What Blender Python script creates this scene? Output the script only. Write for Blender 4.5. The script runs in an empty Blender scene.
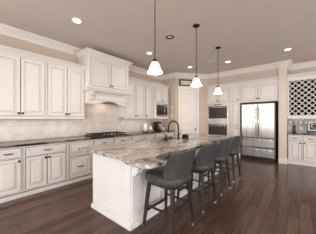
import bpy, bmesh, math, random
from mathutils import Vector, Matrix
random.seed(4)
S = bpy.context.scene
COL = S.collection
R = math.radians

# ------------------------------------------------------------ camera, world, light, exposure
CAM_F = 172.0
cam_d = bpy.data.cameras.new('camera')
cam = bpy.data.objects.new('camera', cam_d)
COL.objects.link(cam)
cam_d.sensor_fit = 'HORIZONTAL'
cam_d.sensor_width = 36
cam_d.lens = 36 * CAM_F / 316
cam_d.shift_y = 2.0 / 316
cam_d.clip_start = 0.05
cam.location = (0, 0, 1.34)
cam.rotation_euler = (R(90), 0, R(39.5))
S.camera = cam

w = bpy.data.worlds.new('world'); S.world = w
w.use_nodes = True
bg = w.node_tree.nodes['Background']
bg.inputs[0].default_value = (0.85, 0.92, 1.0, 1)
bg.inputs[1].default_value = 1.5

S.view_settings.view_transform = 'Standard'
S.view_settings.look = 'None'
S.view_settings.gamma = 1
S.view_settings.use_curve_mapping = False
S.view_settings.exposure = 0.06

def area(name, loc, rot, sx, sy, power, col):
    l = bpy.data.lights.new(name, 'AREA'); l.shape = 'RECTANGLE'
    l.size = sx; l.size_y = sy; l.energy = power; l.color = col
    o = bpy.data.objects.new(name, l); COL.objects.link(o)
    o.location = loc; o.rotation_euler = rot
    return o
# added daylight lamps behind unseen windows, tilted up to brighten the ceiling
area('window_daylight', (4.85, 4.2, 1.55), (0, R(105), 0), 2.1, 2.0, 125, (0.98, 0.98, 1.0))
area('window_daylight', (4.85, 0.6, 1.55), (0, R(105), 0), 2.1, 2.0, 125, (0.98, 0.98, 1.0))
area('window_daylight', (1.9, -3.8, 1.55), (R(105), 0, 0), 2.4, 2.1, 190, (0.98, 0.98, 1.0))
area('window_daylight', (-2.15, -3.75, 1.35), (R(105), 0, 0), 2.6, 2.3, 240, (0.98, 0.98, 1.0))
CAN_W = 26      # recessed can lamps
PEND_W = 7      # pendant lamps

# ------------------------------------------------------------ materials
def newmat(name):
    m = bpy.data.materials.new(name); m.use_nodes = True
    return m, m.node_tree.nodes, m.node_tree.links, m.node_tree.nodes['Principled BSDF']
def mat(name, col, rough=0.5, metal=0.0, var=0.04, scale=6.0, spec=None, emit=None, es=0, bump=0.0, bscale=60, stretch=(1, 1, 1), alpha=None, trans=0, coat=0):
    m, N, L, p = newmat(name)
    tc = N.new('ShaderNodeTexCoord'); mp = N.new('ShaderNodeMapping')
    mp.inputs['Scale'].default_value = stretch
    L.new(tc.outputs['Object'], mp.inputs[0])
    nz = N.new('ShaderNodeTexNoise'); nz.inputs['Scale'].default_value = scale; nz.inputs['Detail'].default_value = 4
    L.new(mp.outputs[0], nz.inputs['Vector'])
    r = N.new('ShaderNodeValToRGB')
    r.color_ramp.elements[0].position = 0.3; r.color_ramp.elements[1].position = 0.7
    a = [max(0, c * (1 - var)) for c in col]; b = [min(1, c * (1 + var)) for c in col]
    r.color_ramp.elements[0].color = (*a, 1); r.color_ramp.elements[1].color = (*b, 1)
    L.new(nz.outputs[0], r.inputs[0]); L.new(r.outputs[0], p.inputs['Base Color'])
    p.inputs['Roughness'].default_value = rough; p.inputs['Metallic'].default_value = metal
    if spec is not None: p.inputs['Specular IOR Level'].default_value = spec
    if emit: p.inputs['Emission Color'].default_value = (*emit, 1); p.inputs['Emission Strength'].default_value = es
    if bump:
        n2 = N.new('ShaderNodeTexNoise'); n2.inputs['Scale'].default_value = bscale
        L.new(mp.outputs[0], n2.inputs['Vector'])
        bp = N.new('ShaderNodeBump'); bp.inputs['Strength'].default_value = bump; bp.inputs['Distance'].default_value = 0.01
        L.new(n2.outputs[0], bp.inputs['Height']); L.new(bp.outputs[0], p.inputs['Normal'])
    if trans: p.inputs['Transmission Weight'].default_value = trans
    if coat: p.inputs['Coat Weight'].default_value = coat
    return m

WHITE = mat('cabinet_paint', (0.75, 0.705, 0.665), 0.38, var=0.02)
GLAZE = mat('cabinet_glaze', (0.50, 0.44, 0.39), 0.5, var=0.1)
GAPSHADE = mat('cabinet_glaze_dark', (0.09, 0.07, 0.06), 0.5, var=0.1)  # dark front edges stand in for the shadowed gaps around doors and drawers
GLAZEGAP = mat('cabinet_glaze_mid', (0.36, 0.31, 0.27), 0.5, var=0.1)  # glaze in base door grooves; painted gap shade around upper and tall doors
TRIM = mat('trim_paint', (0.78, 0.735, 0.68), 0.4, var=0.02)
ISLAND = mat('island_paint', (0.75, 0.735, 0.715), 0.4, var=0.02)
DOORP = mat('door_paint', (0.76, 0.71, 0.66), 0.4, var=0.02)
WALL = mat('wall_paint', (0.56, 0.455, 0.37), 0.8, var=0.02, bump=0.05)
CEIL = mat('ceiling_paint', (0.70, 0.61, 0.545), 0.85, var=0.02, bump=0.05)
BRONZE = mat('oil_bronze', (0.014, 0.010, 0.009), 0.45, 0.0, spec=0.25)
STEEL = mat('stainless', (0.43, 0.41, 0.39), 0.2, 1.0, var=0.15, scale=4, bump=0.6, bscale=4.5, stretch=(3.2, 3.2, 0.03))
for _n in STEEL.node_tree.nodes:
    if _n.type == 'BSDF_PRINCIPLED':
        _n.inputs['Anisotropic'].default_value = 0.85; _n.inputs['Roughness'].default_value = 0.34
        _t = STEEL.node_tree.nodes.new('ShaderNodeTangent'); _t.direction_type = 'RADIAL'; _t.axis = 'Z'
        STEEL.node_tree.links.new(_t.outputs[0], _n.inputs['Tangent'])
STEELH = mat('stainless_plain', (0.70, 0.68, 0.66), 0.25, 1.0)
BLACKG = mat('oven_glass', (0.045, 0.035, 0.03), 0.12, var=0.1)
BLACK = mat('black_enamel', (0.015, 0.014, 0.014), 0.4)
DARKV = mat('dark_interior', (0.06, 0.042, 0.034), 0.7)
LEATHER = mat('grey_leather', (0.062, 0.059, 0.058), 0.27, spec=0.32, var=0.18, scale=18, bump=0.15, bscale=120)
LEGW = mat('espresso_wood', (0.03, 0.018, 0.014), 0.4, var=0.25, scale=10, stretch=(4, 4, .6))
CHROME = mat('nickel', (0.8, 0.78, 0.75), 0.2, 1.0)
CERAM = mat('white_ceramic', (0.85, 0.83, 0.8), 0.2, var=0.02)
COPPER = mat('copper', (0.45, 0.17, 0.10), 0.3, 0.6)
BOTTLE = mat('bottle_glass', (0.012, 0.012, 0.01), 0.08)
PLASTIC = mat('almond_plastic', (0.66, 0.59, 0.52), 0.4, var=0.01)
MIRROR = mat('frame_canvas', (0.62, 0.55, 0.47), 0.6)
SHADE = mat('lit_shade_glass', (0.95, 0.9, 0.84), 0.3, var=0.03, emit=(1.0, 0.87, 0.72), es=1.1)
LENS = mat('lit_lens', (1, 0.95, 0.88), 0.4, var=0, emit=(1.0, 0.88, 0.72), es=6)
LENSOFF = mat('grille_grey', (0.55, 0.50, 0.46), 0.6)
LCD = mat('clock_display', (0.02, 0.05, 0.06), 0.2, emit=(0.3, 0.8, 0.9), es=0.4)
SILVER = mat('pewter', (0.45, 0.43, 0.42), 0.35, 0.8, var=0.2, scale=20)

def glassmat():
    m, N, L, p = newmat('clear_glass')
    p.inputs['Base Color'].default_value = (0.9, 0.92, 0.92, 1)
    p.inputs['Roughness'].default_value = 0.03
    p.inputs['Alpha'].default_value = 0.35
    return m
GLASS = glassmat()

def granite(name, cols, scale=1.6):
    m, N, L, p = newmat(name)
    tc = N.new('ShaderNodeTexCoord'); mp = N.new('ShaderNodeMapping')
    mp.inputs['Rotation'].default_value = (0, 0, R(28)); mp.inputs['Scale'].default_value = (1.9, 0.75, 1.5)
    L.new(tc.outputs['Object'], mp.inputs[0])
    n1 = N.new('ShaderNodeTexNoise'); n1.inputs['Scale'].default_value = scale; n1.inputs['Detail'].default_value = 9
    n1.inputs['Roughness'].default_value = 0.55; n1.inputs['Distortion'].default_value = 1.3
    L.new(mp.outputs[0], n1.inputs['Vector'])
    r = N.new('ShaderNodeValToRGB'); e = r.color_ramp.elements
    e[0].position = cols[0][0]; e[0].color = (*cols[0][1], 1)
    e[1].position = cols[-1][0]; e[1].color = (*cols[-1][1], 1)
    for ps, c in cols[1:-1]:
        q = e.new(ps); q.color = (*c, 1)
    L.new(n1.outputs[0], r.inputs[0])
    n2 = N.new('ShaderNodeTexNoise'); n2.inputs['Scale'].default_value = 38; n2.inputs['Detail'].default_value = 3
    L.new(tc.outputs['Object'], n2.inputs['Vector'])
    r2 = N.new('ShaderNodeValToRGB'); r2.color_ramp.elements[0].position = 0.36; r2.color_ramp.elements[1].position = 0.5
    r2.color_ramp.elements[0].color = (0.35, 0.33, 0.31, 1); r2.color_ramp.elements[1].color = (1, 1, 1, 1)
    L.new(n2.outputs[0], r2.inputs[0])
    mx = N.new('ShaderNodeMix'); mx.data_type = 'RGBA'; mx.blend_type = 'MULTIPLY'; mx.inputs[0].default_value = 0.45
    L.new(r.outputs[0], mx.inputs[6]); L.new(r2.outputs[0], mx.inputs[7])
    L.new(mx.outputs[2], p.inputs['Base Color'])
    p.inputs['Roughness'].default_value = 0.16
    p.inputs['Specular IOR Level'].default_value = 0.28
    return m
GRAN = granite('island_granite', [(0.34, (0.012, 0.014, 0.012)), (0.41, (0.05, 0.05, 0.045)), (0.435, (0.42, 0.38, 0.34)), (0.465, (0.09, 0.08, 0.07)), (0.49, (0.60, 0.55, 0.50)), (0.515, (0.30, 0.235, 0.20)), (0.54, (0.72, 0.69, 0.66)), (0.575, (0.13, 0.12, 0.11)), (0.60, (0.56, 0.52, 0.48)), (0.64, (0.26, 0.23, 0.2)), (0.70, (0.04, 0.04, 0.035))], 1.35)
GRANW = granite('perimeter_granite', [(0.36, (0.015, 0.012, 0.011)), (0.47, (0.05, 0.04, 0.034)), (0.52, (0.30, 0.25, 0.21)), (0.57, (0.05, 0.04, 0.034)), (0.68, (0.16, 0.13, 0.11))], 2.2)

def bricks(name, c1, c2, mortar, bw, bh, ms, rough, rot, bump=0.3, grain=None, offset=0.5, var=0.25, nscale=9):
    m, N, L, p = newmat(name)
    tc = N.new('ShaderNodeTexCoord'); mp = N.new('ShaderNodeMapping'); mp.inputs['Rotation'].default_value = rot
    L.new(tc.outputs['Object'], mp.inputs[0])
    b = N.new('ShaderNodeTexBrick'); b.offset = offset
    b.inputs['Scale'].default_value = 1; b.inputs['Brick Width'].default_value = bw; b.inputs['Row Height'].default_value = bh
    b.inputs['Mortar Size'].default_value = ms; b.inputs['Mortar Smooth'].default_value = 0.3
    b.inputs['Color1'].default_value = (*c1, 1); b.inputs['Color2'].default_value = (*c2, 1); b.inputs['Mortar'].default_value = (*mortar, 1)
    L.new(mp.outputs[0], b.inputs['Vector'])
    g = N.new('ShaderNodeMapping'); g.inputs['Scale'].default_value = grain or (1, 1, 1)
    L.new(mp.outputs[0], g.inputs[0])
    n = N.new('ShaderNodeTexNoise'); n.inputs['Scale'].default_value = nscale; n.inputs['Detail'].default_value = 6
    L.new(g.outputs[0], n.inputs['Vector'])
    r = N.new('ShaderNodeValToRGB'); r.color_ramp.elements[0].position = 0.3; r.color_ramp.elements[1].position = 0.7
    r.color_ramp.elements[0].color = (1 - var, 1 - var, 1 - var, 1); r.color_ramp.elements[1].color = (1, 1, 1, 1)
    L.new(n.outputs[0], r.inputs[0])
    mx = N.new('ShaderNodeMix'); mx.data_type = 'RGBA'; mx.blend_type = 'MULTIPLY'; mx.inputs[0].default_value = 1
    L.new(b.outputs[0], mx.inputs[6]); L.new(r.outputs[0], mx.inputs[7]); L.new(mx.outputs[2], p.inputs['Base Color'])
    p.inputs['Roughness'].default_value = rough; p.inputs['Specular IOR Level'].default_value = 0.33
    bp = N.new('ShaderNodeBump'); bp.inputs['Strength'].default_value = bump; bp.inputs['Distance'].default_value = 0.004; bp.invert = True
    L.new(b.outputs['Fac'], bp.inputs['Height'])
    bp2 = N.new('ShaderNodeBump'); bp2.inputs['Strength'].default_value = bump * 0.5; bp2.inputs['Distance'].default_value = 0.003
    L.new(n.outputs[0], bp2.inputs['Height']); L.new(bp.outputs[0], bp2.inputs['Normal']); L.new(bp2.outputs[0], p.inputs['Normal'])
    return m
FLOOR = bricks('dark_hardwood', (0.165, 0.093, 0.070), (0.092, 0.051, 0.039), (0.015, 0.009, 0.007), 1.5, 0.125, 0.003, 0.2, (0, 0, R(90)), 0.5, grain=(1.2, 14, 1), offset=0.37, var=0.45, nscale=2.5)
SPLASH = bricks('travertine_tile', (0.78, 0.715, 0.655), (0.66, 0.60, 0.545), (0.55, 0.49, 0.44), 0.30, 0.05, 0.003, 0.45, (R(90), 0, R(90)), 0.3, grain=(2, 16, 2), var=0.2, nscale=4)
SPLASHB = bricks('mosaic_tile', (0.74, 0.67, 0.60), (0.50, 0.44, 0.39), (0.6, 0.53, 0.47), 0.10, 0.05, 0.004, 0.35, (R(90), 0, 0), 0.3, var=0.15)

# ------------------------------------------------------------ mesh builder
class MB:
    def __init__(s): s.v = []; s.f = []; s.m = []; s.sm = []
    def add(s, vs, fs, mi=0, smooth=False, M=None):
        o = len(s.v)
        s.v += [tuple(M @ Vector(q)) if M else tuple(q) for q in vs]
        for f in fs: s.f.append([i + o for i in f]); s.m.append(mi); s.sm.append(smooth)
        return s
    def box(s, x0, x1, y0, y1, z0, z1, mi=0, M=None):
        v = [(x0, y0, z0), (x1, y0, z0), (x1, y1, z0), (x0, y1, z0), (x0, y0, z1), (x1, y0, z1), (x1, y1, z1), (x0, y1, z1)]
        return s.add(v, [(0, 3, 2, 1), (4, 5, 6, 7), (0, 1, 5, 4), (1, 2, 6, 5), (2, 3, 7, 6), (3, 0, 4, 7)], mi, False, M)
    def prism(s, pts, z0, z1, mi=0, M=None):
        n = len(pts)
        ar = sum(pts[i][0] * pts[(i + 1) % n][1] - pts[(i + 1) % n][0] * pts[i][1] for i in range(n))
        if ar < 0: pts = pts[::-1]
        v = [(x, y, z0) for x, y in pts] + [(x, y, z1) for x, y in pts]
        f = [tuple(range(n))[::-1], tuple(range(n, 2 * n))] + [(i, (i + 1) % n, (i + 1) % n + n, i + n) for i in range(n)]
        return s.add(v, f, mi, False, M)
    def lathe(s, prof, c=(0, 0, 0), n=20, mi=0, M=None, ruffle=0):
        v = []; f = []
        for r, z in prof:
            for k in range(n):
                a = 2 * math.pi * k / n
                rr = r
                v.append((c[0] + rr * math.cos(a), c[1] + rr * math.sin(a), c[2] + z))
        for j in range(len(prof) - 1):
            for k in range(n):
                k2 = (k + 1) % n
                f.append((j * n + k, j * n + k2, (j + 1) * n + k2, (j + 1) * n + k))
        if prof[0][0] > 1e-6: f.append(tuple(range(n))[::-1])
        if prof[-1][0] > 1e-6: f.append(tuple(range((len(prof) - 1) * n, len(prof) * n)))
        return s.add(v, f, mi, True, M)
    def tube(s, pts, r, n=8, mi=0, M=None):
        pts = [Vector(p) for p in pts]; v = []; f = []
        rs = r if isinstance(r, (list, tuple)) else [r] * len(pts)
        up = None
        for i, p in enumerate(pts):
            t = (pts[min(i + 1, len(pts) - 1)] - pts[max(i - 1, 0)]).normalized()
            if up is None:
                up = Vector((0, 0, 1)) if abs(t.z) < 0.9 else Vector((1, 0, 0))
            a = t.cross(up).normalized(); b = a.cross(t).normalized(); up = b
            for k in range(n):
                an = 2 * math.pi * k / n
                v.append(tuple(p + (a * math.cos(an) + b * math.sin(an)) * rs[i]))
        for j in range(len(pts) - 1):
            for k in range(n):
                k2 = (k + 1) % n
                f.append((j * n + k, (j + 1) * n + k, (j + 1) * n + k2, j * n + k2))
        f.append(tuple(range(n))); f.append(tuple(range((len(pts) - 1) * n, len(pts) * n))[::-1])
        return s.add(v, f, mi, True, M)
    def beam(s, p0, p1, w0, w1=None, mi=0):
        # square tapered bar
        w1 = w1 or w0
        p0, p1 = Vector(p0), Vector(p1); t = (p1 - p0).normalized()
        ref = Vector((1, 0, 0)) if abs(t.x) < 0.9 else Vector((0, 1, 0))
        b = t.cross(ref).normalized(); a = b.cross(t).normalized(); v = []
        for p, w_ in ((p0, w0), (p1, w1)):
            for sx, sy in ((-1, -1), (1, -1), (1, 1), (-1, 1)):
                v.append(tuple(p + a * sx * w_ / 2 + b * sy * w_ / 2))
        return s.add(v, [(0, 3, 2, 1), (4, 5, 6, 7), (0, 1, 5, 4), (1, 2, 6, 5), (2, 3, 7, 6), (3, 0, 4, 7)], mi)
    def sweep(s, path, prof, closed_prof=True, mi=0, M=None):
        # plan path, profile (outward to the RIGHT of travel, z)
        n = len(path); P = [Vector((x, y)) for x, y in path]; v = []; f = []
        for i in range(n):
            d0 = (P[i] - P[i - 1]).normalized() if i > 0 else None
            d1 = (P[i + 1] - P[i]).normalized() if i < n - 1 else None
            if d0 is None: d0 = d1
            if d1 is None: d1 = d0
            n0 = Vector((d0.y, -d0.x)); n1 = Vector((d1.y, -d1.x))
            mdir = (n0 + n1)
            mdir = mdir / max(0.2, mdir.dot(n0))
            for o, z in prof: v.append((P[i].x + mdir.x * o, P[i].y + mdir.y * o, z))
        k = len(prof)
        for i in range(n - 1):
            for j in range(k):
                j2 = (j + 1) % k
                f.append((i * k + j, i * k + j2, (i + 1) * k + j2, (i + 1) * k + j))
        f.append(tuple(range(k))[::-1]); f.append(tuple(range((n - 1) * k, n * k)))
        return s.add(v, f, mi, False, M)
    def panel(s, x0, x1, z0, z1, y, stile=0.055, t=0.02, raised=True, back=True, glaze=1):
        W = min(x1 - x0, z1 - z0)
        st = min(stile, W * 0.27)
        g = 0.005
        rings = [(0, 0, None), (0, t * .6, 2), (g, t, 2), (st, t, 0), (st + 0.004, t * .4, glaze), (st + 0.014, t * .4, 0)]
        if raised and W > 2 * st + 0.09: rings += [(st + 0.018, t * .45, glaze), (st + 0.042, t * .9, 0)]
        v = []; f = []; ms = []
        for ins, h, _ in rings:
            v += [(x0 + ins, y - h, z0 + ins), (x1 - ins, y - h, z0 + ins), (x1 - ins, y - h, z1 - ins), (x0 + ins, y - h, z1 - ins)]
        for j in range(1, len(rings)):
            for k in range(4):
                k2 = (k + 1) % 4
                f.append(((j - 1) * 4 + k, (j - 1) * 4 + k2, j * 4 + k2, j * 4 + k)); ms.append(rings[j][2])
        q = (len(rings) - 1) * 4
        f.append((q, q + 1, q + 2, q + 3)); ms.append(0)
        f.append((3, 2, 1, 0)); ms.append(0)
        for ff, mm in zip(f, ms): s.f.append([i + len(s.v) for i in ff]); s.m.append(mm); s.sm.append(False)
        s.v += v
        return s
    def build(s, name, mats, parent=None, bevel=0, seg=2, sub=0, smooth=None, loc=None, rot=None):
        me = bpy.data.meshes.new(name); me.from_pydata(s.v, [], s.f)
        if not isinstance(mats, (list, tuple)): mats = [mats]
        for m in mats: me.materials.append(m)
        for i, p in enumerate(me.polygons):
            p.material_index = min(s.m[i], len(mats) - 1); p.use_smooth = s.sm[i] if smooth is None else smooth
        me.update()
        bm = bmesh.new(); bm.from_mesh(me); bmesh.ops.recalc_face_normals(bm, faces=bm.faces); bm.to_mesh(me); bm.free()
        o = bpy.data.objects.new(name, me); COL.objects.link(o)
        if parent: o.parent = parent
        if loc: o.location = loc
        if rot: o.rotation_euler = rot
        if bevel:
            b = o.modifiers.new('bevel', 'BEVEL'); b.width = bevel; b.segments = seg; b.limit_method = 'ANGLE'; b.angle_limit = R(35)
        if sub:
            q = o.modifiers.new('sub', 'SUBSURF'); q.levels = sub; q.render_levels = sub
        return o

def thing(name, label, cat, loc=(0, 0, 0), rz=0, group=None):
    o = bpy.data.objects.new(name, None); COL.objects.link(o); o.empty_display_size = 0.1
    o.location = loc; o.rotation_euler = (0, 0, rz)
    o['label'] = label; o['category'] = cat
    if group: o['group'] = group
    return o
def tag(o, label, cat, group=None):
    o['label'] = label; o['category'] = cat
    if group: o['group'] = group
    return o
def struct(o):
    o['kind'] = 'structure'; return o
def dup(root, loc, label=None, rz=None):
    r = root.copy(); COL.objects.link(r); r.location = loc
    if rz is not None: r.rotation_euler = (0, 0, rz)
    if label: r['label'] = label
    for ch in list(root.children):
        c = ch.copy(); COL.objects.link(c); c.parent = r
        for g in list(ch.children):
            d = g.copy(); COL.objects.link(d); d.parent = c
    return r

# ------------------------------------------------------------ the setting
CH = 3.05
XL = -4.25
struct(MB().box(-4.4, 4.65, -3.65, 7.2, -0.1, 0).build('floor', FLOOR))
struct(MB().box(-4.4, 4.65, -3.65, 7.2, CH, CH + 0.1).build('ceiling', CEIL))
struct(MB().box(-4.4, XL, -3.65, 5.4, 0, CH).build('wall_left', WALL))
struct(MB().prism([(-4.4, 5.4), (-3.6, 5.4), (-2.8, 6.42), (-2.8, 7.2), (-4.4, 7.2)], 0, CH).build('wall_pantry', WALL))
struct(MB().box(-2.8, -0.5, 7.05, 7.2, 0, CH).build('wall_back', WALL))
struct(MB().box(-2.8, -0.5, 6.42, 7.05, 2.64, CH).build('wall_soffit', WALL))
struct(MB().box(-0.5, -0.3, 6.38, 7.2, 0, CH).build('wall_wing', mat('cream_wall_paint', (0.70, 0.61, 0.53), 0.7, var=0.02)))  # paler than the other walls: stronger light on the wing put into its colour
struct(MB().box(-0.3, 4.65, 6.95, 7.2, 0, CH).build('wall_bar', WALL))

def holed(axis, c0, c1, a0, a1, holes):
    # wall slab along an axis with window holes [(lo, hi, z0, z1)]
    mb = MB(); cur = a0
    def b(lo, hi, z0, z1):
        if axis == 'x': mb.box(lo, hi, c0, c1, z0, z1)
        else: mb.box(c0, c1, lo, hi, z0, z1)
    for lo, hi, z0, z1 in holes:
        b(cur, lo, 0, CH); b(lo, hi, 0, z0); b(lo, hi, z1, CH); cur = hi
    b(cur, a1, 0, CH)
    return mb
struct(holed('y', 4.5, 4.65, -3.5, 6.95, [(-0.4, 1.6, 0.5, 2.6), (3.2, 5.2, 0.5, 2.6)]).build('wall_right', WALL))
struct(holed('x', -3.65, -3.5, XL, 4.5, [(-3.35, -3.05, 0.12, 2.5), (-2.75, -1.95, 0.12, 2.5), (-1.75, -0.95, 0.12, 2.5), (0.7, 3.1, 0.5, 2.6)]).build('wall_front', WALL))
def added_window(n, axis, c, lo, hi, q0=.5, q1=2.6):  # unseen windows added as daylight sources; front ones shaped for refrigerator reflections
    mb = MB()
    def b(l, h, z0, z1, t=0.03):
        if axis == 'x': mb.box(l, h, c - t, c + t, z0, z1)
        else: mb.box(c - t, c + t, l, h, z0, z1)
    b(lo, lo + .05, q0, q1); b(hi - .05, hi, q0, q1); b(lo, hi, q0, q0 + .07); b(lo, hi, q1 - .07, q1)
    m = (lo + hi) / 2
    if hi - lo > 1: b(m - .03, m + .03, q0, q1)
    b(lo, hi, 1.52, 1.57, .02)
    struct(mb.build('window_%d' % n, TRIM))
added_window(1, 'y', 4.575, -0.4, 1.6); added_window(2, 'y', 4.575, 3.2, 5.2)
added_window(3, 'x', -3.575, -3.35, -3.05, .12, 2.5); added_window(5, 'x', -3.575, -2.75, -1.95, .12, 2.5); added_window(6, 'x', -3.575, -1.75, -.95, .12, 2.5); added_window(4, 'x', -3.575, 0.7, 3.1)

# crown mouldings along the ceiling; profile = (out from wall, z)
def crown_prof(top, h, d):
    return [(0.0, top), (d, top), (d, top - 0.02), (d * .82, top - 0.035), (d * .55, top - h * .45), (d * .28, top - h * .72), (d * .22, top - h * .85), (0.012, top - h), (0.0, top - h)]
CP = crown_prof(CH, 0.15, 0.13)
# walking with the room on the right hand
struct(MB().sweep([(XL, -3.5), (XL, 5.4), (-3.6, 5.4), (-2.8, 6.42), (-0.5, 6.42), (-0.5, 6.38), (-0.3, 6.38), (-0.3, 6.95), (4.5, 6.95), (4.5, -3.5), (XL, -3.5)], CP).build('trim_1', TRIM))
BP = [(0, 0), (0.018, 0), (0.018, 0.12), (0.008, 0.14), (0, 0.14)]
struct(MB().sweep([(-0.5, 6.38), (-0.3, 6.38), (-0.3, 6.5)], BP).build('baseboard_wing', TRIM))
struct(MB().sweep([(0.75, 6.95), (4.5, 6.95), (4.5, -3.5), (XL, -3.5), (XL, -0.35)], BP).build('baseboard_right', TRIM))
struct(MB().box(XL, XL + 0.012, -0.3, 5.398, 0.92, 1.78).build('wall_backsplash', SPLASH))
struct(MB().box(-0.298, 0.75, 6.938, 6.95, 0.92, 1.42).build('wall_bar_backsplash', SPLASHB))

# pantry door on the diagonal wall
dv = Vector((0.8, 1.02, 0)).normalized()
dang = math.atan2(dv.y, dv.x)
dr = bpy.data.objects.new('door_1', None); COL.objects.link(dr); dr['kind'] = 'structure'
dmid = 0.515
dr.location = (-3.6 + dv.x * dmid, 5.4 + dv.y * dmid, 0); dr.rotation_euler = (0, 0, dang)
mb = MB()
DW = 0.33
mb.box(-DW, DW, -0.018, -0.002, 0.01, 2.44)
nb = 6
for k in range(nb):
    z0 = 0.10 + k * (2.30 / nb)
    mb.panel(-DW + 0.02, DW - 0.02, z0 - 0.02, z0 + 2.30 / nb - 0.03, -0.018, stile=0.07, t=0.016, raised=False)
mb.build('door_leaf', [DOORP, GLAZE, DOORP], dr)
mb = MB()
mb.box(-DW - .085, -DW - .004, -0.045, -0.002, 0, 2.445); mb.box(DW + .004, DW + .085, -0.045, -0.002, 0, 2.445)
mb.box(-DW - .10, DW + .10, -0.05, -0.002, 2.445, 2.555); mb.box(-DW - .115, DW + .115, -0.065, -0.002, 2.555, 2.58)
mb.build('door_casing', TRIM, dr, bevel=0.004)
mb = MB(); mb.lathe([(0.0, .05), (0.022, .045), (0.028, .03), (0.02, .015), (0.01, .01), (0.026, .004), (0.026, 0)], n=14)
mb.build('door_knob', BRONZE, dr, loc=(DW - .06, -0.036, 0.95), rot=(R(90), 0, 0))

# ------------------------------------------------------------ cabinet builder
KNOB = [(0.0, .034), (0.015, .031), (0.020, .023), (0.016, .013), (0.006, .009), (0.006, .003), (0.011, 0)]
def knob(parent, x, y, z):
    MB().lathe(KNOB, n=12).build('knob', BRONZE, parent, loc=(x, y, z), rot=(R(90), 0, 0))
def pull(parent, x, y, z, L=0.12):
    mb = MB()
    mb.tube([(x - L / 2, y - .028, z), (x - L / 4, y - .032, z - .003), (x, y - .034, z - .004), (x + L / 4, y - .032, z - .003), (x + L / 2, y - .028, z)], 0.009)
    for sx in (-1, 1): mb.tube([(x + sx * L * .42, y, z), (x + sx * L * .42, y - .03, z)], 0.005)
    mb.build('pull', BRONZE, parent)
def door(parent, x0, x1, z0, z1, kn=None, stile=0.055, name='door'):
    d = MB().panel(x0, x1, z0, z1, -0.002, stile=stile).build(name, [WHITE, GLAZE, GAPSHADE if z1 < .8 else GLAZEGAP], parent)
    if z1 < .8: d.data.materials[1] = GLAZEGAP
    if kn:
        kx, kz = kn; knob(d, kx, -0.022, kz)
    return d
def drawer(parent, x0, x1, z0, z1, n=1, style='pull'):
    d = MB().panel(x0, x1, z0, z1, -0.002, stile=0.035, raised=(z1 - z0) > .2).build('drawer', [WHITE, GLAZE, GAPSHADE], parent)
    for k in range(n):
        x = x0 + (x1 - x0) * (k + .5) / n
        if style == 'pull': pull(d, x, -0.018, (z0 + z1) / 2)
        else: knob(d, x, -0.018, (z0 + z1) / 2)
    return d
def cab_crown(parent, w_, d, top, h=0.10, o=0.075, left=True, right=True, zb=None):
    path = []
    if left: path.append((0, d))
    path += [(0, 0), (w_, 0)]
    if right: path.append((w_, d))
    path = path[::-1]
    prof = [(0.0, top), (o, top), (o, top - .018), (o * .8, top - .03), (o * .5, top - h * .5), (o * .3, top - h * .75), (0.014, top - h * .8), (0.014, top - h), (0.0, top - h)]
    prof = [(-a, z) for a, z in prof]
    MB().sweep(path, prof).build('crown_moulding', WHITE, parent)

RL = R(90)
XU = -3.92            # front plane of the left wall units
XB = -3.64            # front plane of the base units
G = 0.0015
def upper(label, y0, y1, doors, depth=0.325, z0=1.385, z1=2.50, xf=XU, crown=True, cl=False, cr=False, end=False):
    t = thing('wall_cabinet', label, 'cabinet', (xf, y0 + G, 0), RL)
    W = y1 - y0 - 2 * G
    MB().box(0, W, 0, depth, z0, z1).build('carcass', WHITE, t, bevel=0.002)
    for d in doors:
        door(t, *d)
    cab_crown(t, W, depth, z1 + .075, left=cl, right=cr)
    MB().box(0, W, -0.022, 0.0, z0 - 0.045, z0 - .001).box(0, W, 0.0, depth, z0 - .045, z0 - .02).build('light_rail', WHITE, t, bevel=0.006)
    ul = bpy.data.lights.new('strip_lamp', 'AREA'); ul.shape = 'RECTANGLE'; ul.size = W * .8; ul.size_y = .04; ul.energy = 0.9 * W; ul.color = (1, .88, .76)
    uo = bpy.data.objects.new('strip_lamp', ul); COL.objects.link(uo); uo.parent = t; uo.location = (W / 2, depth * .35, z0 - .048)
    return t
def pair(W, z0, z1, m=0.03, kz=None, gap=0.003, mid=0.0):
    c = W / 2; kz = kz if kz else z0 + 0.045
    return [(m, c - gap - mid, z0, z1, (c - gap - mid - .028, kz)), (c + gap + mid, W - m, z0, z1, (c + gap + mid + .028, kz))]
DZ0, DZ1 = 1.40, 2.455
upper('long white wall cabinet with two raised panel doors at the left edge of the photo', 0.41, 1.225, pair(0.815, DZ0, DZ1))
upper('white wall cabinet with two raised panel doors directly left of the range hood', 1.225, 2.03, pair(0.805, DZ0, DZ1))
t = upper('white wall cabinet right of the range hood reaching to the microwave cabinet', 3.23, 4.49,
      [(.03, .43, DZ0, DZ1, (.40, 1.445)), (.436, .84, DZ0, DZ1, (.465, 1.445)), (.87, 1.235, DZ0, DZ1, (.90, 1.445))])
upper('white wall cabinet next along the left wall, just outside the left edge', -0.40, 0.41, pair(0.81, DZ0, DZ1))

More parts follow.
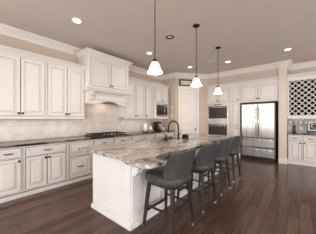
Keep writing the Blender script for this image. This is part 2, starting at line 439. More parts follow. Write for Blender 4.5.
# microwave cabinet
t = thing('microwave_cabinet', 'deep white wall cabinet holding the built-in microwave', 'cabinet', (-3.85, 4.49 + G, 0), RL)
W = 0.80 - 2 * G; dp = 0.395
mb = MB(); mb.box(0, W, 0, dp, 1.90, 2.50); mb.box(0, W, 0, dp, 1.385, 1.42); mb.box(0, .05, 0, dp, 1.42, 1.90); mb.box(W - .05, W, 0, dp, 1.42, 1.90); mb.box(.05, W - .05, dp - .02, dp, 1.42, 1.90)
mb.build('carcass', WHITE, t)
door(t, .03, W / 2 - .002, 1.95, 2.455, (W / 2 - .03, 1.99)); door(t, W / 2 + .002, W - .03, 1.95, 2.455, (W / 2 + .03, 1.99))
cab_crown(t, W, dp, 2.585, left=True, right=False)
MB().box(0, W, -0.022, 0.0, 1.34, 1.384).box(0, W, 0.0, dp, 1.34, 1.365).build('light_rail', WHITE, t, bevel=0.006)
t = thing('microwave', 'built-in stainless microwave with black glass in the corner wall cabinet', 'microwave', (-3.85, 4.49, 0), RL)
MB().box(.053, W - .053, -0.012, dp - .03, 1.423, 1.897).build('housing', STEELH, t, bevel=0.004)
MB().box(.10, .53, -0.022, -0.0125, 1.49, 1.83).build('glass_door', BLACKG, t, bevel=0.003)
MB().box(.56, .70, -0.022, -0.0125, 1.49, 1.83).build('control_panel', BLACK, t, bevel=0.003)
MB().box(.58, .68, -0.0245, -0.0222, 1.76, 1.80).build('display', LCD, t)
MB().tube([(.545, -.035, 1.51), (.545, -.035, 1.81)], .007).tube([(.545, -.022, 1.53), (.545, -.035, 1.53)], .005).tube([(.545, -.022, 1.79), (.545, -.035, 1.79)], .005).build('handle', CHROME, t)

# range hood with cabinet above
t = thing('range_hood', 'tall white mantel range hood cabinet with two doors over the cooktop', 'range hood', (-3.74, 2.03 + G, 0), RL)
W = 1.20 - 2 * G; dp = 0.505
MB().box(0, W, 0, dp, 2.09, 2.86).build('carcass', WHITE, t, bevel=0.002)
door(t, .05, W / 2 - .003, 2.13, 2.79, (W / 2 - .035, 2.175)); door(t, W / 2 + .003, W - .05, 2.13, 2.79, (W / 2 + .035, 2.175))
cab_crown(t, W, dp, 2.935, h=.12, o=.085)
prof = [(0, 2.088), (-.075, 2.088), (-.075, 2.055), (-.06, 2.045), (-.05, 2.01), (-.02, 1.99), (0, 1.98)]
mb = MB(); mb.sweep([(W, dp - .18), (W, 0), (0, 0), (0, dp - .18)], prof); mb.box(0, W, 0, dp, 1.98, 2.0865)
mb.build('mantel_shelf', WHITE, t)
# arched valance
n = 24; arc = []
for i in range(n + 1):
    x = W * i / n
    u = abs(2 * x / W - 1)
    z = 1.70 + (0.0 if u > .78 else .09 * (0.5 + 0.5 * math.cos(math.pi * u / .78)))
    arc.append((x, z))
mb = MB(); Mx = Matrix(((1, 0, 0, 0), (0, 0, 1, 0), (0, 1, 0, 0), (0, 0, 0, 1)))
mb.prism([(0, 1.978)] + arc + [(W, 1.978)], 0.03, 0.06, M=Mx)
mb.box(0, .03, .061, dp, 1.70, 1.978); mb.box(W - .03, W, .061, dp, 1.70, 1.978)
mb.build('arched_valance', WHITE, t)
MB().panel(.17, W - .17, 1.80, 1.95, 0.028, stile=.022, t=.012, raised=False).build('valance_panel', [WHITE, GLAZE], t)
for x in (.02, W - .12):
    mb = MB()
    My = Matrix(((0, 0, 1, 0), (1, 0, 0, 0), (0, 1, 0, 0), (0, 0, 0, 1)))
    mb.prism([(.028, 1.978), (-.05, 1.978), (-.055, 1.93), (-.03, 1.90), (-.005, 1.86), (-.012, 1.82), (.01, 1.78), (.028, 1.75)], x, x + .10, M=My)
    mb.build('corbel', WHITE, t, bevel=.005)
MB().box(.032, W - .032, .062, dp - .002, 1.80, 1.83).build('liner', STEELH, t)
hl = bpy.data.lights.new('hood_bulb', 'AREA'); hl.size = .3; hl.energy = 1.1; hl.color = (1, .72, .5)
ho = bpy.data.objects.new('hood_bulb', hl); COL.objects.link(ho); ho.parent = t; ho.location = (W / 2, .28, 1.78)

# base units on the left wall
def base(label, y0, y1, kind, xf=XB, w_=None):
    W = y1 - y0 - 2 * G
    t = thing('base_cabinet', label, 'cabinet', (xf, y0 + G, 0), RL)
    dp = xf - XL - .004
    MB().box(0, W, 0, dp, .105, .874).box(0, W, .09, dp, 0.0, .1045).build('carcass', WHITE, t, bevel=.002)
    MB().box(0, W, .03, .0895, 0, .072).build('skirting', WHITE, t)
    if kind == 'one':
        drawer(t, .03, W - .03, .70, .85); door(t, .03, W - .03, .13, .68, (W - .06, .635))
    if kind == 'wide':
        drawer(t, .03, W - .03, .70, .85)
        for d in pair(W, .13, .68, kz=.635): door(t, *d)
    if kind == 'stack':
        drawer(t, .045, W - .045, .575, .85); drawer(t, .045, W - .045, .13, .55)
    if kind == 'twowide':
        drawer(t, .04, W / 2 - .02, .70, .85); drawer(t, W / 2 + .02, W - .04, .70, .85)
        for d in pair(W, .13, .68, kz=.635, mid=.02, m=.04): door(t, *d)
    return t
base('white base cabinet next along the left wall, just outside the left edge', -.28, .40, 'wide')
base('narrow white base cabinet with one drawer and one door near the left edge', .40, .80, 'one')
base('white base cabinet with one wide drawer above two doors', .80, 1.51, 'wide')
base('white base cabinet of two deep drawers left of the cooktop', 1.51, 2.06, 'stack')
base('white base cabinet directly beneath the gas cooktop', 2.06, 3.22, 'twowide')
base('white base cabinet behind the island beneath the canisters', 3.22, 4.25, 'wide')
base('white base cabinet beneath the coffee maker beside the corner wall', 4.25, 5.385, 'wide')

# ------------------------------------------------------------ worktops
tag(MB().box(XL + .014, -3.60, -.30, 5.385, .876, .914).build('worktop', GRANW, bevel=.008), 'long brown granite worktop along the left wall under the wall cabinets', 'worktop')

# back wall units
def backunit(name, label, x0, x1, z0, z1, crown=True, cat='cabinet'):
    return thing(name, label, cat, (x0 + G, 6.42, 0), 0), x1 - x0 - 2 * G
D = 0.62
t, W = backunit('oven_cabinet', 'tall white cabinet surrounding the double wall oven', -2.795, -1.96, 0, 2.5)
mb = MB(); mb.box(0, W, 0, D, 0, .56); mb.box(0, W, 0, D, 1.90, 2.52); mb.box(0, .035, 0, D, .56, 1.90); mb.box(W - .035, W, 0, D, .56, 1.90); mb.box(.035, W - .035, D - .02, D, .56, 1.90)
mb.build('carcass', WHITE, t)
for d in pair(W, 1.96, 2.47, kz=2.01): door(t, *d)
drawer(t, .03, W - .03, .14, .51)
mb = MB().sweep([(W, 0), (0, 0)], [(0, 2.63), (-.075, 2.63), (-.075, 2.61), (-.055, 2.595), (-.02, 2.55), (-.014, 2.52), (0, 2.52)]); mb.build('crown_moulding', WHITE, t)
t = thing('double_oven', 'stainless double wall oven with two black glass doors', 'oven', (-2.795 + G + .0355, 6.42, 0), 0)
W2 = W - .071
MB().box(.002, W2 - .002, -.01, D - .03, .565, 1.895).build('housing', STEELH, t, bevel=.003)
MB().box(.004, W2 - .004, -.022, -.0105, 1.84, 1.892).build('control_panel', STEELH, t, bevel=.003)
MB().box(W2 / 2 - .14, W2 / 2 + .14, -.026, -.0225, 1.85, 1.883).build('display', BLACKG, t)
for z0, z1 in ((1.17, 1.83), (.58, 1.155)):
    d = MB().box(.004, W2 - .004, -.04, -.0105, z0, z1).build('oven_door', STEELH, t, bevel=.005)
    MB().box(.035, W2 - .035, -.045, -.0405, z0 + (.19 if z0 > 1 else .03), z1 - .02).build('oven_window', BLACKG, d, bevel=.002)
    mb = MB(); zz = z1 - .065
    mb.tube([(.05, -.085, zz), (W2 - .05, -.085, zz)], .011)
    for x in (.08, W2 - .08): mb.tube([(x, -.0455, zz), (x, -.085, zz)], .008)
    mb.build('handle', CHROME, d)

t, W = backunit('pantry_cabinet', 'narrow tall white cabinet between the double oven and the refrigerator', -1.96, -1.60, 0, 2.5)
MB().box(0, W, 0, D, 0, 2.52).build('carcass', WHITE, t, bevel=.002)
door(t, .035, W - .035, 1.96, 2.47, (W - .06, 2.01)); door(t, .035, W - .035, 1.075, 1.93, (W - .06, 1.12)); door(t, .035, W - .035, .14, 1.055, (W - .06, 1.00))
MB().sweep([(W, 0), (0, 0)], [(0, 2.63), (-.075, 2.63), (-.075, 2.61), (-.055, 2.595), (-.02, 2.55), (-.014, 2.52), (0, 2.52)]).build('crown_moulding', WHITE, t)
MB().sweep([(W, 0), (0, 0)], [(0, 0), (-.014, 0), (-.014, .09), (0, .1)]).build('skirting', WHITE, t)

t, W = backunit('fridge_cabinet', 'white cabinet with two doors mounted above the refrigerator', -1.60, -0.50, 1.9, 2.5)
MB().box(0, W, 0, D, 1.90, 2.52).build('carcass', WHITE, t, bevel=.002)
for d in pair(W, 1.955, 2.47, kz=2.01, m=.03): door(t, *d)
MB().sweep([(W, 0), (0, 0)], [(0, 2.63), (-.075, 2.63), (-.075, 2.61), (-.055, 2.595), (-.02, 2.55), (-.014, 2.52), (0, 2.52)]).build('crown_moulding', WHITE, t)

# refrigerator
t = thing('refrigerator', 'stainless french door refrigerator with two lower drawers', 'refrigerator', (-1.555, 6.42, 0), 0)
FW = 0.985
MB().box(0, FW, .03, .62, .03, 1.865).build('cabinet_body', BLACK, t, bevel=.004)
for x0, x1, hx in ((.012, FW / 2 - .005, FW / 2 - .04), (FW / 2 + .005, FW - .035, FW / 2 + .04)):
    d = MB().box(x0, x1, -.035, .028, .735, 1.84).build('fridge_door', STEEL, t, bevel=.010, seg=3)
    mb = MB(); mb.tube([(hx, -.085, .80), (hx, -.088, 1.25), (hx, -.085, 1.72)], .011)
    for z in (.84, 1.68): mb.tube([(hx, -.035, z), (hx, -.085, z)], .008)
    mb.build('handle', CHROME, d)
for z0, z1 in ((.425, .715), (.105, .40)):
    d = MB().box(.012, FW - .035, -.035, .028, z0, z1).build('freezer_drawer', STEEL, t, bevel=.010, seg=3)
    zz = z1 - .055; mb = MB(); mb.tube([(.06, -.085, zz), (FW - .09, -.085, zz)], .011)
    for x in (.10, FW - .13): mb.tube([(x, -.035, zz), (x, -.085, zz)], .008)
    mb.build('handle', CHROME, d)
MB().box(.02, FW - .04, .0, .029, 0.0, .095).build('toe_grille', BLACK, t)

# ------------------------------------------------------------ bar niche
t = thing('bar_cabinet', 'white base cabinet of the bar niche beside the refrigerator wall', 'cabinet', (-.28, 6.50, 0), 0)
W = 1.03
MB().box(0, W, 0, .435, .10, .874).box(0, W, .03, .435, 0, .099).build('carcass', WHITE, t, bevel=.002)
MB().box(0, W, -.012, .028, 0, .085).build('skirting', WHITE, t, bevel=.006)
for x0, x1, kx in ((.03, .315, .29), (.36, .665, .385), (.70, 1.0, .725)):
    drawer(t, x0, x1, .71, .85); door(t, x0, x1, .15, .685, (kx, .64))
tag(MB().box(-.297, .76, 6.47, 6.936, .876, .914).build('worktop', GRANW, bevel=.006), 'short brown granite worktop of the bar niche at the right edge', 'worktop')
t = thing('wine_rack_cabinet', 'white wall cabinet with a diamond lattice wine rack', 'wine rack', (-.297, 6.60, 0), 0)
W = 1.05; Z0, Z1 = 1.40, 2.60
mb = MB(); mb.box(0, .045, 0, .345, Z0, Z1); mb.box(W - .045, W, 0, .345, Z0, Z1); mb.box(.045, W - .045, 0, .345, Z0, Z0 + .05); mb.box(.045, W - .045, 0, .345, Z1 - .11, Z1)
mb.build('frame', WHITE, t)
MB().box(.0455, W - .0455, .318, .344, Z0 + .0505, Z1 - .1105).build('back_panel', DARKV, t)  # dark colour stands in for the shade behind the lattice
mb = MB(); sp = 0.108
x0, x1, z0, z1 = .0455, W - .0455, Z0 + .0505, Z1 - .1105
k = -30
def clip(c, sgn):
    # line z - z0 = sgn*(x - x0) + c
    pts = []
    for x in (x0, x1):
        z = z0 + sgn * (x - x0) + c
        if z0 <= z <= z1: pts.append((x, z))
    for z in (z0, z1):
        x = x0 + (z - z0 - c) / sgn
        if x0 < x < x1: pts.append((x, z))
    return pts
for sgn, yo in ((1, .004), (-1, .007)):
    for k in range(-14, 34):
        p = clip(k * sp * 1.414 + .05, sgn)
        if len(p) == 2:
            a, b = sorted(p); L = math.dist(a, b)
            if L < .05: continue
            M = Matrix.Translation((a[0], 0, a[1])) @ Matrix.Rotation(-math.atan2(b[1] - a[1], b[0] - a[0]), 4, 'Y')
            mb.box(0.004, L - .004, yo, yo + .17, -.0095, .0095, M=M)
mb.build('lattice', WHITE, t)
MB().sweep([(W, 0), (0, 0)], [(0, 2.68), (-.07, 2.68), (-.07, 2.66), (-.05, 2.64), (-.02, 2.60), (0, 2.60)]).box(0, W, .0, .345, 2.602, 2.66).build('crown_moulding', WHITE, t)
# scalloped stemware rail under it
mb = MB(); pts = [(0, Z0 - .001)]
for i in range(0, 61):
    x = W * i / 60; pts.append((x, Z0 - .04 - .018 * abs(math.sin(math.pi * x / .105))))
pts.append((W, Z0 - .001))
mb.prism(pts, .0, .02, M=Mx); mb.build('scalloped_rail', WHITE, t)

# hanging stemware
def glass_prof(z, up=1):
    return [(0.034, 0), (0.034, .003), (.005, .008), (.004, .08), (.012, .09), (.034, .125), (.036, .16), (.029, .20)]
def stem(name, label, loc, flip, group=None):
    t_ = MB()
    pr = glass_prof(0)
    if flip: pr = [(r, .20 - z) for r, z in pr]
    t_.lathe(pr, n=16)
    return tag(t_.build(name, GLASS, loc=loc), label, 'glass', group)
g0 = stem('wine_glass', 'clear wine glass hanging upside down under the wine rack', (-.22, 6.72, 1.18), True, 'wine glasses hanging under the wine rack')
for k in range(1, 5):
    o = g0.copy(); COL.objects.link(o); o.location = (-.22 + .12 * k, 6.72 + .04 * (k % 2), 1.18)
stem('wine_glass', 'clear wine glass standing left of the dark bottle in the bar niche', (-.245, 6.66, .915), False)
stem('wine_glass', 'clear wine glass standing right of the dark bottle in the bar niche', (0.02, 6.66, .915), False)
t = thing('wine_bottle', 'dark wine bottle standing on the bar niche worktop', 'bottle', (-.13, 6.66, .915))
MB().lathe([(0, 0), (.037, 0), (.038, .01), (.038, .19), (.033, .215), (.016, .24), (.014, .29), (0, .29)], n=20).build('glass_body', BOTTLE, t)
MB().lathe([(.0385, .06), (.0386, .061), (.0386, .15), (.0385, .151)], n=20).build('paper_label', DARKV, t)
MB().lathe([(.0155, .245), (.016, .25), (.016, .303), (0, .305)], n=16).build('foil_capsule', COPPER, t)
t = thing('wall_plaque', 'square pewter plaque with a dark ring leaning at the right edge', 'decoration', (.33, 6.80, .99))
mb = MB(); mb.box(-.14, .14, -.01, .01, 0, .28); mb.build('board', SILVER, t, bevel=.01)
MB().box(-.11, .11, -.014, -.0105, .03, .25).build('panel', BLACK, t)
mb = MB(); mb.tube([(.065 * math.cos(a), -.018, .14 + .065 * math.sin(a)) for a in [2 * math.pi * i / 24 for i in range(21)]], .011); mb.build('ring', SILVER, t)
t = thing('serving_tray', 'dark footed tray under the pewter plaque in the bar niche', 'tray', (.33, 6.78, .915))
mb = MB(); mb.box(-.17, .17, -.08, .08, .045, .07)
for x in (-.13, .13):
    for y in (-.05, .05): mb.box(x - .012, x + .012, y - .012, y + .012, 0, .045)
mb.build('tray_top', BLACK, t, bevel=.004)

# ------------------------------------------------------------ island
IX0, IX1, IY0, IY1 = -2.43, -1.58, 1.39, 4.45
t = thing('kitchen_island', 'long white panelled kitchen island base beneath the granite slab', 'kitchen island', ((IX0 + IX1) / 2, (IY0 + IY1) / 2, 0))
ox, oy = (IX0 + IX1) / 2, (IY0 + IY1) / 2
HW, HL = (IX1 - IX0) / 2, (IY1 - IY0) / 2
hx0, hx1, hy0, hy1 = -2.437 - ox, -2.063 - ox, 2.713 - oy, 3.427 - oy
hx0 = -HW + .006
mb = MB(); mb.box(-HW, HW, -HL, HL, 0, .64); mb.box(-HW, HW, -HL, hy0, .6401, .875); mb.box(-HW, HW, hy1, HL, .6401, .875)
mb.box(hx1, HW, hy0 + .0001, hy1 - .0001, .6401, .875); mb.box(-HW, hx0, hy0 + .0001, hy1 - .0001, .6401, .875)
mb.build('carcass', ISLAND, t)
ISL = [ISLAND, ISLAND]
# near end panel faces -Y
o = MB().panel(-HW + .02, HW - .02, .075, .85, -HL - .0005, stile=.075, t=.014, raised=False).build('end_panel', [ISLAND, TRIM], t)
# seating side faces +X
L = 2 * HL - .04; nseg = 5
for i in range(nseg):
    a = .0 + L * i / nseg; b = L * (i + 1) / nseg - .012
    MB().panel(a, b, .075, .85, 0, stile=.065, t=.014, raised=False).build('side_panel', [ISLAND, TRIM], t, loc=(HW + .0005, -HL + .02, 0), rot=(0, 0, R(90)))
MB().panel(0, 2 * HW - .04, .075, .85, 0, stile=.075, t=.014, raised=False).build('end_panel', [ISLAND, TRIM], t, loc=(HW - .02, HL + .0005, 0), rot=(0, 0, R(180)))
for i in range(6):
    a = .0 + L * i / 6; b = L * (i + 1) / 6 - .012
    d = MB().panel(a, b, .13, .85, 0, stile=.055).build('door', [WHITE, GLAZE], t, loc=(-HW - .0005, HL - .02, 0), rot=(0, 0, R(-90)))
    knob(d, b - .03 if i % 2 == 0 else a + .03, -.02, .78)
# skirting with miters (outward right-hand side)
MB().sweep([(-HW, HL), (-HW, -HL), (HW, -HL), (HW, HL), (-HW, HL)][::-1], [(0, 0), (-.02, 0), (-.02, .04), (-.0155, .055), (0, .06)]).build('skirting', ISLAND, t)
for yy in (-HL + .01, -HL + .75, -HL + 1.5, -HL + 2.25, HL - .12):
    mb = MB()
    Mc = Matrix(((1, 0, 0, 0), (0, 0, 1, 0), (0, 1, 0, 0), (0, 0, 0, 1)))
    c0 = HW + .015
    mb.prism([(c0, .873), (c0 + .24, .873), (c0 + .24, .83), (c0 + .20, .815), (c0 + .13, .79), (c0 + .095, .74), (c0 + .09, .70), (c0 + .05, .66), (c0, .64)], yy, yy + .10, M=Mc)
    mb.build('corbel', ISLAND, t, bevel=.006)
d = MB().box(-.16, -.09, -HL - .012, -HL - .0055, .52, .635).build('outlet_plate', TRIM, t, bevel=.002)
for z in (.548, .585): MB().box(-.138, -.112, -HL - .0145, -HL - .0121, z, z + .025).build('socket', ISLAND, d)

# slab with sink cut out
edge = [(-2.55, 1.25), (-1.52, 1.20), (-1.38, 1.145), (-1.25, 1.12), (-1.12, 1.13), (-1.055, 1.20), (-1.05, 1.32), (-1.085, 1.42), (-1.14, 1.50), (-1.17, 1.62), (-1.195, 1.77), (-1.21, 1.95), (-1.225, 2.25), (-1.24, 2.7), (-1.25, 3.4), (-1.25, 4.55), (-1.28, 4.6), (-2.55, 4.6)]
SX0, SX1, SY0, SY1 = -2.415, -2.07, 2.72, 3.42
bm = bmesh.new()
def ring(pts, z): return [bm.verts.new((x, y, z)) for x, y in pts]
hole = [(SX0, SY0), (SX1, SY0), (SX1, SY1), (SX0, SY1)]
for z in (.876, .916):
    o_ = ring(edge, z); h_ = ring(hole, z)
    es = [bm.edges.new((o_[i], o_[(i + 1) % len(o_)])) for i in range(len(o_))] + [bm.edges.new((h_[i], h_[(i + 1) % 4])) for i in range(4)]
    bmesh.ops.triangle_fill(bm, use_beauty=True, use_dissolve=False, edges=es)
    if z == .876: lo_o, lo_h = o_, h_
    else: hi_o, hi_h = o_, h_
for lo, hi in ((lo_o, hi_o), (lo_h, hi_h)):
    for i in range(len(lo)): j = (i + 1) % len(lo); bm.faces.new((lo[i], lo[j], hi[j], hi[i]))
bmesh.ops.recalc_face_normals(bm, faces=bm.faces)
me = bpy.data.meshes.new('island_worktop'); bm.to_mesh(me); bm.free(); me.materials.append(GRAN)
o = bpy.data.objects.new('island_worktop', me); COL.objects.link(o)
b = o.modifiers.new('bevel', 'BEVEL'); b.width = .008; b.segments = 2; b.limit_method = 'ANGLE'; b.angle_limit = R(40)
tag(o, 'large swirled grey and brown granite slab on the kitchen island', 'worktop')
# sink
t = thing('kitchen_sink', 'undermount steel sink set in the island granite', 'sink', ((SX0 + SX1) / 2, (SY0 + SY1) / 2, .8755))
a, b_ = (SX1 - SX0) / 2, (SY1 - SY0) / 2
SINKM = mat('sink_steel', (0.16, 0.14, 0.12), .3, .6)
mb = MB()
for x0_, x1_, y0_, y1_ in ((-a - .003, -a + .002, -b_ - .003, b_ + .003), (a - .002, a + .003, -b_ - .003, b_ + .003), (-a + .002, a - .002, -b_ - .003, -b_ + .002), (-a + .002, a - .002, b_ - .002, b_ + .003)): mb.box(x0_, x1_, y0_, y1_, -.21, -.0005)
mb.box(-a, a, -b_, b_, -.215, -.21)
mb.build('basin', SINKM, t)
MB().lathe([(.045, -.2095), (.045, -.206), (.02, -.208), (0, -.208)][::-1], n=16).build('drain', BRONZE, t)
# faucet
t = thing('kitchen_faucet', 'dark bronze gooseneck faucet arching over the island sink', 'faucet', (-1.99, 3.10, .917))
pts = [(0, 0, .03), (0, 0, .25)]
for i in range(0, 13):
    an = math.pi * i / 12; pts.append((-.13 + .13 * math.cos(an), 0, .25 + .13 * math.sin(an)))
pts += [(-.262, 0, .22)]
MB().tube(pts, .016, n=10).build('spout', BRONZE, t)
MB().lathe([(0, 0), (.032, 0), (.032, .012), (.02, .02), (.019, .12), (.0135, .14)], n=16).build('body', BRONZE, t)
MB().tube([(-.262, 0, .225), (-.266, 0, .18), (-.275, 0, .13)], [.014, .02, .018], n=10).build('spray_head', BRONZE, t)
MB().tube([(.0, 0, .09), (.03, .0, .10), (.04, .01, .12), (.05, .03, .20)], [.012, .011, .008, .006], n=8).build('lever', BRONZE, t)
t = thing('soap_dispenser', 'dark soap dispenser standing on the near side of the sink', 'soap dispenser', (-1.99, 2.66, .917))
MB().lathe([(0, 0), (.026, 0), (.028, .01), (.027, .06), (.012, .08), (.010, .10), (0, .10)], n=14).build('bottle_body', BRONZE, t)
MB().tube([(0, 0, .095), (0, 0, .118), (-.03, 0, .122), (-.065, 0, .112)], .007).build('pump', BRONZE, t)
t = thing('sponge_caddy', 'dark wire caddy beside the base of the island faucet', 'caddy', (-1.93, 3.28, .917))
mb = MB(); mb.box(-.05, .05, -.06, .06, 0, .012); mb.box(-.05, .05, -.06, -.052, .0121, .075); mb.box(-.05, .05, .052, .06, .0121, .075); mb.box(-.05, -.042, -.0519, .0519, .0121, .075); mb.box(.042, .05, -.0519, .0519, .0121, .075)
mb.build('basket', BRONZE, t, bevel=.003)
MB().box(-.036, .036, -.045, .045, .013, .095).build('sponge', DARKV, t, bevel=.01)

# ------------------------------------------------------------ stools
def make_stool(label, loc):
    t = thing('bar_stool', label, 'bar stool', loc, R(-90), 'grey leather stools along the island')
    # seat cushion (rounded square)
    def sq(r, n=32, e=3.2, sy=1.0):
        out = []
        for i in range(n):
            a = 2 * math.pi * i / n; c, s_ = math.cos(a), math.sin(a)
            out.append((r * math.copysign(abs(c) ** (2 / e), c), r * sy * math.copysign(abs(s_) ** (2 / e), s_)))
        return out
    mb = MB(); v = []; n = 32
    prof = [(.205, .565), (.238, .575), (.25, .60), (.252, .635), (.243, .665), (.20, .682), (.10, .69)]
    for r, z in prof: v += [(x, y * 1.06 - .012, z) for x, y in sq(r)]
    f = [(j * n + k, j * n + (k + 1) % n, (j + 1) * n + (k + 1) % n, (j + 1) * n + k) for j in range(len(prof) - 1) for k in range(n)]
    f.append(tuple(range(n))[::-1]); f.append(tuple(range((len(prof) - 1) * n, len(prof) * n)))
    mb.add(v, f, 0, True); mb.build('seat', LEATHER, t)
    MB().box(-.19, .19, -.19, .19, .53, .564).build('seat_frame', LEGW, t, bevel=.005)
    # curved barrel back
    A_, Z_ = 26, 9; v = []; f = []
    for side in (0, 1):
        for i in range(A_ + 1):
            ph = R(-74 + 148 * i / A_); u = abs(ph) / R(74)
            q = max(0, (u - .62) / .38)
            top = .985 + .012 * (1 - u) - .21 * q ** 1.6
            for j in range(Z_ + 1):
                w_ = j / Z_; z = .585 + (top - .585) * w_
                fl = .258 + .045 * max(0, (z - .66) / .32) ** 1.2
                th = .034 * (1 - .35 * w_) if side == 0 else 0
                e = 2.7; s_, c = math.sin(ph), math.cos(ph)
                rx = (fl - th); ry = (fl - .005 - th + .03 * max(0, (z - .66) / .32))
                x = rx * math.copysign(abs(s_) ** (2 / e), s_); y = ry * math.copysign(abs(c) ** (2 / e), c)
                v.append((x, y, z))
    N_ = (A_ + 1) * (Z_ + 1)
    def id_(s, i, j): return s * N_ + i * (Z_ + 1) + j
    for i in range(A_):
        for j in range(Z_):
            f.append((id_(0, i, j), id_(0, i + 1, j), id_(0, i + 1, j + 1), id_(0, i, j + 1)))
            f.append((id_(1, i, j), id_(1, i, j + 1), id_(1, i + 1, j + 1), id_(1, i + 1, j)))
        f.append((id_(0, i, Z_), id_(0, i + 1, Z_), id_(1, i + 1, Z_), id_(1, i, Z_)))
        f.append((id_(0, i, 0), id_(1, i, 0), id_(1, i + 1, 0), id_(0, i + 1, 0)))
    for i in (0, A_):
        for j in range(Z_): f.append((id_(0, i, j), id_(0, i, j + 1), id_(1, i, j + 1), id_(1, i, j)))
    mb = MB(); mb.add(v, f, 0, True); mb.build('backrest', LEATHER, t, bevel=0, sub=1)
    for sx in (-1, 1):
        for sy in (-1, 1):
            fx, fy = sx * .232, sy * .222
            tx, ty = sx * .175, sy * .175
            k_ = .035 / .56
            lg = MB().beam((fx + (tx - fx) * k_, fy + (ty - fy) * k_, .035), (tx, ty, .56), .030, .044).build('leg', LEGW, t, bevel=.003)
            MB().beam((fx, fy, 0), (fx + (tx - fx) * k_, fy + (ty - fy) * k_, .0345), .028, .031).build('foot_cap', CHROME, lg)
    def at(sx, sy, z):
        k_ = z / .56; return Vector((sx * (.232 - .057 * k_), sy * (.222 - .047 * k_), z))
    for (a, b, z, w_) in (((-1, -1), (1, -1), .20, .028), ((-1, 1), (1, 1), .30, .022), ((-1, -1), (-1, 1), .27, .022), ((1, -1), (1, 1), .27, .022)):
        p, q = at(*a, z), at(*b, z); d_ = (q - p).normalized() * .016
        MB().beam(p + d_, q - d_, w_).build('stretcher', LEGW, t, bevel=.002)
    return t
s0 = make_stool('grey leather barrel stool nearest the camera, at the near end of the island', (-1.28, 1.77, 0))
dup(s0, (-1.28, 2.53, 0), 'grey leather barrel stool standing second from the near end of the island')
dup(s0, (-1.28, 3.28, 0), 'grey leather barrel stool standing third from the near end of the island')
dup(s0, (-1.28, 4.03, 0), 'grey leather barrel stool at the far end of the island, nearest the refrigerator')

# ------------------------------------------------------------ cooktop and counter items
t = thing('gas_cooktop', 'black gas cooktop with cast grates under the range hood', 'cooktop', (-3.93, 2.64, .915), RL)
MB().box(-.475, .475, -.265, .265, 0, .02).build('cooktop_plate', BLACK, t, bevel=.006)
for cx in (-.31, 0, .31):
    mb = MB()
    for y in (-.2, -.07, .07, .2): mb.box(cx - .148, cx + .148, y - .006, y + .006, .048, .064)
    for x in (-.142, -.05, .05, .142): mb.box(cx + x - .006, cx + x + .006, -.206, .206, .0475, .0645)
    for x in (-.142, .142):
        for y in (-.2, .2): mb.box(cx + x - .008, cx + x + .008, y - .008, y + .008, .0205, .0475)
    mb.build('grate', BLACK, t)
    for y in (-.12, .12):
        MB().lathe([(0, .0205), (.05, .0205), (.05, .032), (.03, .04), (0, .04)], (cx, y, 0), n=14).build('burner', BLACK, t)
for i in range(5):
    MB().lathe([(.018, .0205), (.018, .04), (.014, .048), (0, .048)], (-.2 + .1 * i, -.235, 0), n=12).build('control_knob', CHROME, t)

CZ = .915
t = thing('coffee_maker', 'black drip coffee maker in the corner beneath the microwave', 'coffee maker', (-3.98, 4.80, CZ), RL)
MB().box(-.11, .11, -.12, .12, 0, .035).build('base_plate', BLACK, t, bevel=.008)
MB().box(-.11, .11, .04, .12, .0355, .25).build('water_tank', BLACK, t, bevel=.008)
MB().box(-.11, .11, -.11, .12, .2505, .325).build('brew_head', BLACK, t, bevel=.015)
MB().lathe([(0, 0), (.055, 0), (.068, .04), (.062, .11), (.045, .14), (.045, .15), (0, .15)], (0, -.045, .037), n=18).build('carafe', BLACKG, t)
MB().tube([(0, -.11, .06), (0, -.145, .08), (0, -.145, .14), (0, -.105, .16)], .008).build('carafe_handle', BLACK, t)
t = thing('canister', 'tall white ceramic canister on the worktop left of the coffee maker', 'canister', (-4.02, 4.22, CZ))
MB().lathe([(0, 0), (.06, 0), (.066, .01), (.066, .21), (.06, .22), (0, .22)]).build('jar_body', CERAM, t)
MB().lathe([(.064, .2205), (.064, .24), (.03, .26), (.012, .265), (.016, .285), (0, .29)]).build('lid', CERAM, t)
t = thing('canister', 'short white ceramic canister between the tall canister and the coffee maker', 'canister', (-3.98, 4.43, CZ))
MB().lathe([(0, 0), (.05, 0), (.055, .01), (.055, .13), (.05, .14), (0, .14)]).build('jar_body', CERAM, t)
MB().lathe([(.053, .1405), (.053, .155), (.02, .17), (.012, .175), (.014, .19), (0, .192)]).build('lid', CERAM, t)
for x, y, lb in ((-3.84, 4.17, 'small copper red jar in front of the tall canister'), (-3.82, 4.33, 'small copper red jar in front of the short canister')):
    tag(MB().lathe([(0, 0), (.04, 0), (.046, .02), (.044, .06), (.034, .075), (.036, .085), (0, .088)]).build('spice_jar', COPPER, loc=(x, y, CZ)), lb, 'jar')
tag(MB().box(-.05, .05, -.09, .09, 0, .022).build('coaster_box', BLACK, loc=(-3.85, 4.03, CZ), bevel=.004), 'flat dark box lying left of the copper jars', 'box')
tag(MB().lathe([(0, 0), (.035, 0), (.04, .01), (.042, .11), (.038, .11), (.036, .015), (0, .015)]).build('mug', CERAM, loc=(-3.95, 5.12, CZ)), 'white mug on the worktop right of the coffee maker', 'mug')

# switches on the corner wall
def plate(name, label, loc, rz, n=1, w_=.075):
    t = thing(name, label, 'light switch' if 'switch' in name else 'outlet', loc, rz)
    W = w_ * n
    MB().box(-W / 2, W / 2, -.007, 0, -.058, .058).build('cover_plate', PLASTIC, t, bevel=.002)
    for k in range(n):
        x = -W / 2 + w_ * (k + .5)
        MB().box(x - .016, x + .016, -.011, -.0072, -.032, .032).build('rocker', CERAM, t)
plate('switch_plate', 'upper almond switch plate on the corner wall beside the microwave', (-3.74, 5.399, 1.78), 0, 1, .09)
plate('switch_plate', 'lower almond switch plate on the corner wall beside the microwave', (-3.74, 5.399, 1.47), 0, 1, .09)

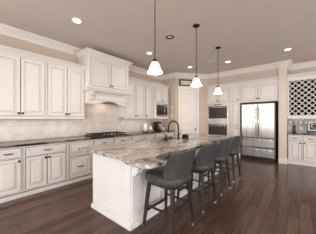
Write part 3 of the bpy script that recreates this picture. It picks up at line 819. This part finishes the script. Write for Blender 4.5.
# framed sign on the pantry door casing
t = thing('picture_frame', 'dark wooden frame with pale insert above the pantry door', 'picture frame', (-3.6 + dv.x * .38, 5.4 + dv.y * .38, 2.60), dang)
t.location = t.location + Vector((dv.y * .04, -dv.x * .04, 0))
fw, fh = .27, .25
t.location.x += dv.x * .03; t.location.y += dv.y * .03
mb = MB(); mb.box(-fw, fw, -.02, .02, 0, .045); mb.box(-fw, fw, -.02, .02, fh - .045, fh); mb.box(-fw, -fw + .05, -.02, .02, .045, fh - .045); mb.box(fw - .05, fw, -.02, .02, .045, fh - .045)
mb.build('frame', LEGW, t, bevel=.004)
MB().box(-fw + .05, fw - .05, .004, .014, .045, fh - .045).build('insert', MIRROR, t)
t.location.z = 2.582

# ------------------------------------------------------------ ceiling fittings
def can_light(x, y, label):
    t = thing('recessed_light', label, 'ceiling light', (x, y, CH - .0005), 0, 'recessed ceiling lights')
    MB().lathe([(.062, 0), (.092, 0), (.095, -.006), (.088, -.012), (.066, -.008), (.062, 0)], n=28).build('trim_ring', CERAM, t)
    MB().lathe([(.0, -.002), (.061, -.002), (.061, -.004), (0, -.005)], n=24).build('lens', LENS, t)
    l = bpy.data.lights.new('bulb', 'SPOT'); l.energy = CAN_W; l.spot_size = R(150); l.spot_blend = 1; l.shadow_soft_size = .06; l.color = (1, .84, .66)
    o = bpy.data.objects.new('bulb', l); COL.objects.link(o); o.parent = t; o.location = (0, 0, -.03)
for x, y, lb in ((-2.99, 1.41, 'lit recessed ceiling light above the left wall cabinets, largest in view'),
                 (-3.01, 3.30, 'lit recessed ceiling light above the cabinet right of the hood'),
                 (-2.79, 5.04, 'lit recessed ceiling light in front of the pantry door'),
                 (-1.66, 5.30, 'lit recessed ceiling light in front of the double oven cabinet'),
                 (-.23, 5.29, 'lit recessed ceiling light in front of the wine rack niche')):
    can_light(x, y, lb)
t = thing('ceiling_speaker', 'small round unlit ceiling fitting with dark ring between two pendants', 'ceiling speaker', (-2.09, 2.93, CH - .0005))
MB().lathe([(.055, 0), (.085, 0), (.085, -.006), (.055, -.008), (.055, 0)], n=28).build('ring', BRONZE, t)
MB().lathe([(0, -.001), (.054, -.001), (.054, -.004), (0, -.01)], n=24).build('grille', CERAM, t)
t = thing('ceiling_vent', 'rectangular metal air vent in the ceiling behind the third pendant', 'vent', (-1.95, 4.96, CH - .0005), R(0))
mb = MB(); mb.box(-.18, .18, -.09, -.07, -.008, 0); mb.box(-.18, .18, .07, .09, -.008, 0); mb.box(-.18, -.16, -.07, .07, -.008, 0); mb.box(.16, .18, -.07, .07, -.008, 0); mb.build('vent_frame', CEIL, t)
MB().box(-.16, .16, -.07, .07, -.003, 0).build('duct', BLACK, t)
mb = MB()
for k in range(7): mb.box(-.16, .16, -.06 + k * .019, -.053 + k * .019, -.007, -.0031)
mb.build('louvre', CEIL, t)

def pendant(label, loc):
    t = thing('pendant_light', label, 'pendant light', loc, 0, 'pendant lights over the island')
    MB().lathe([(0, 0), (.062, 0), (.065, -.008), (.05, -.022), (.012, -.03), (0, -.03)][::-1], n=24).build('canopy', BRONZE, t)
    MB().tube([(0, 0, -.028), (0, 0, -.925)], .006).build('rod', BRONZE, t)
    MB().lathe([(.010, -.92), (.020, -.925), (.029, -.94), (.032, -.956), (0, -.956)], n=18).build('socket', BRONZE, t)
    mb = MB(); pr = [(.028, -.958), (.040, -.966), (.053, -.985), (.063, -1.01), (.073, -1.04), (.085, -1.067), (.100, -1.092), (.107, -1.102), (.101, -1.104), (.082, -1.075), (.069, -1.042), (.058, -1.01), (.049, -.988), (.036, -.972), (.0, -.967)]
    mb.lathe(pr, n=28); mb.build('shade', SHADE, t)
    MB().lathe([(0, -.976), (.012, -.98), (.026, -1.0), (.028, -1.025), (.018, -1.05), (0, -1.055)], n=14).build('glass_bulb', LENS, t)
    l = bpy.data.lights.new('bulb', 'POINT'); l.energy = PEND_W; l.shadow_soft_size = .05; l.color = (1, .82, .62)
    o = bpy.data.objects.new('bulb', l); COL.objects.link(o); o.parent = t; o.location = (0, 0, -1.12)
    return t
p0 = pendant('nearest bell glass pendant light, hanging over the near end of the island', (-1.47, 1.72, CH - .0005))
dup(p0, (-1.46, 2.87, CH - .0005), 'middle bell glass pendant light, hanging in front of the pantry door')
dup(p0, (-1.51, 4.09, CH - .0005), 'farthest bell glass pendant light, hanging in front of the oven cabinet')
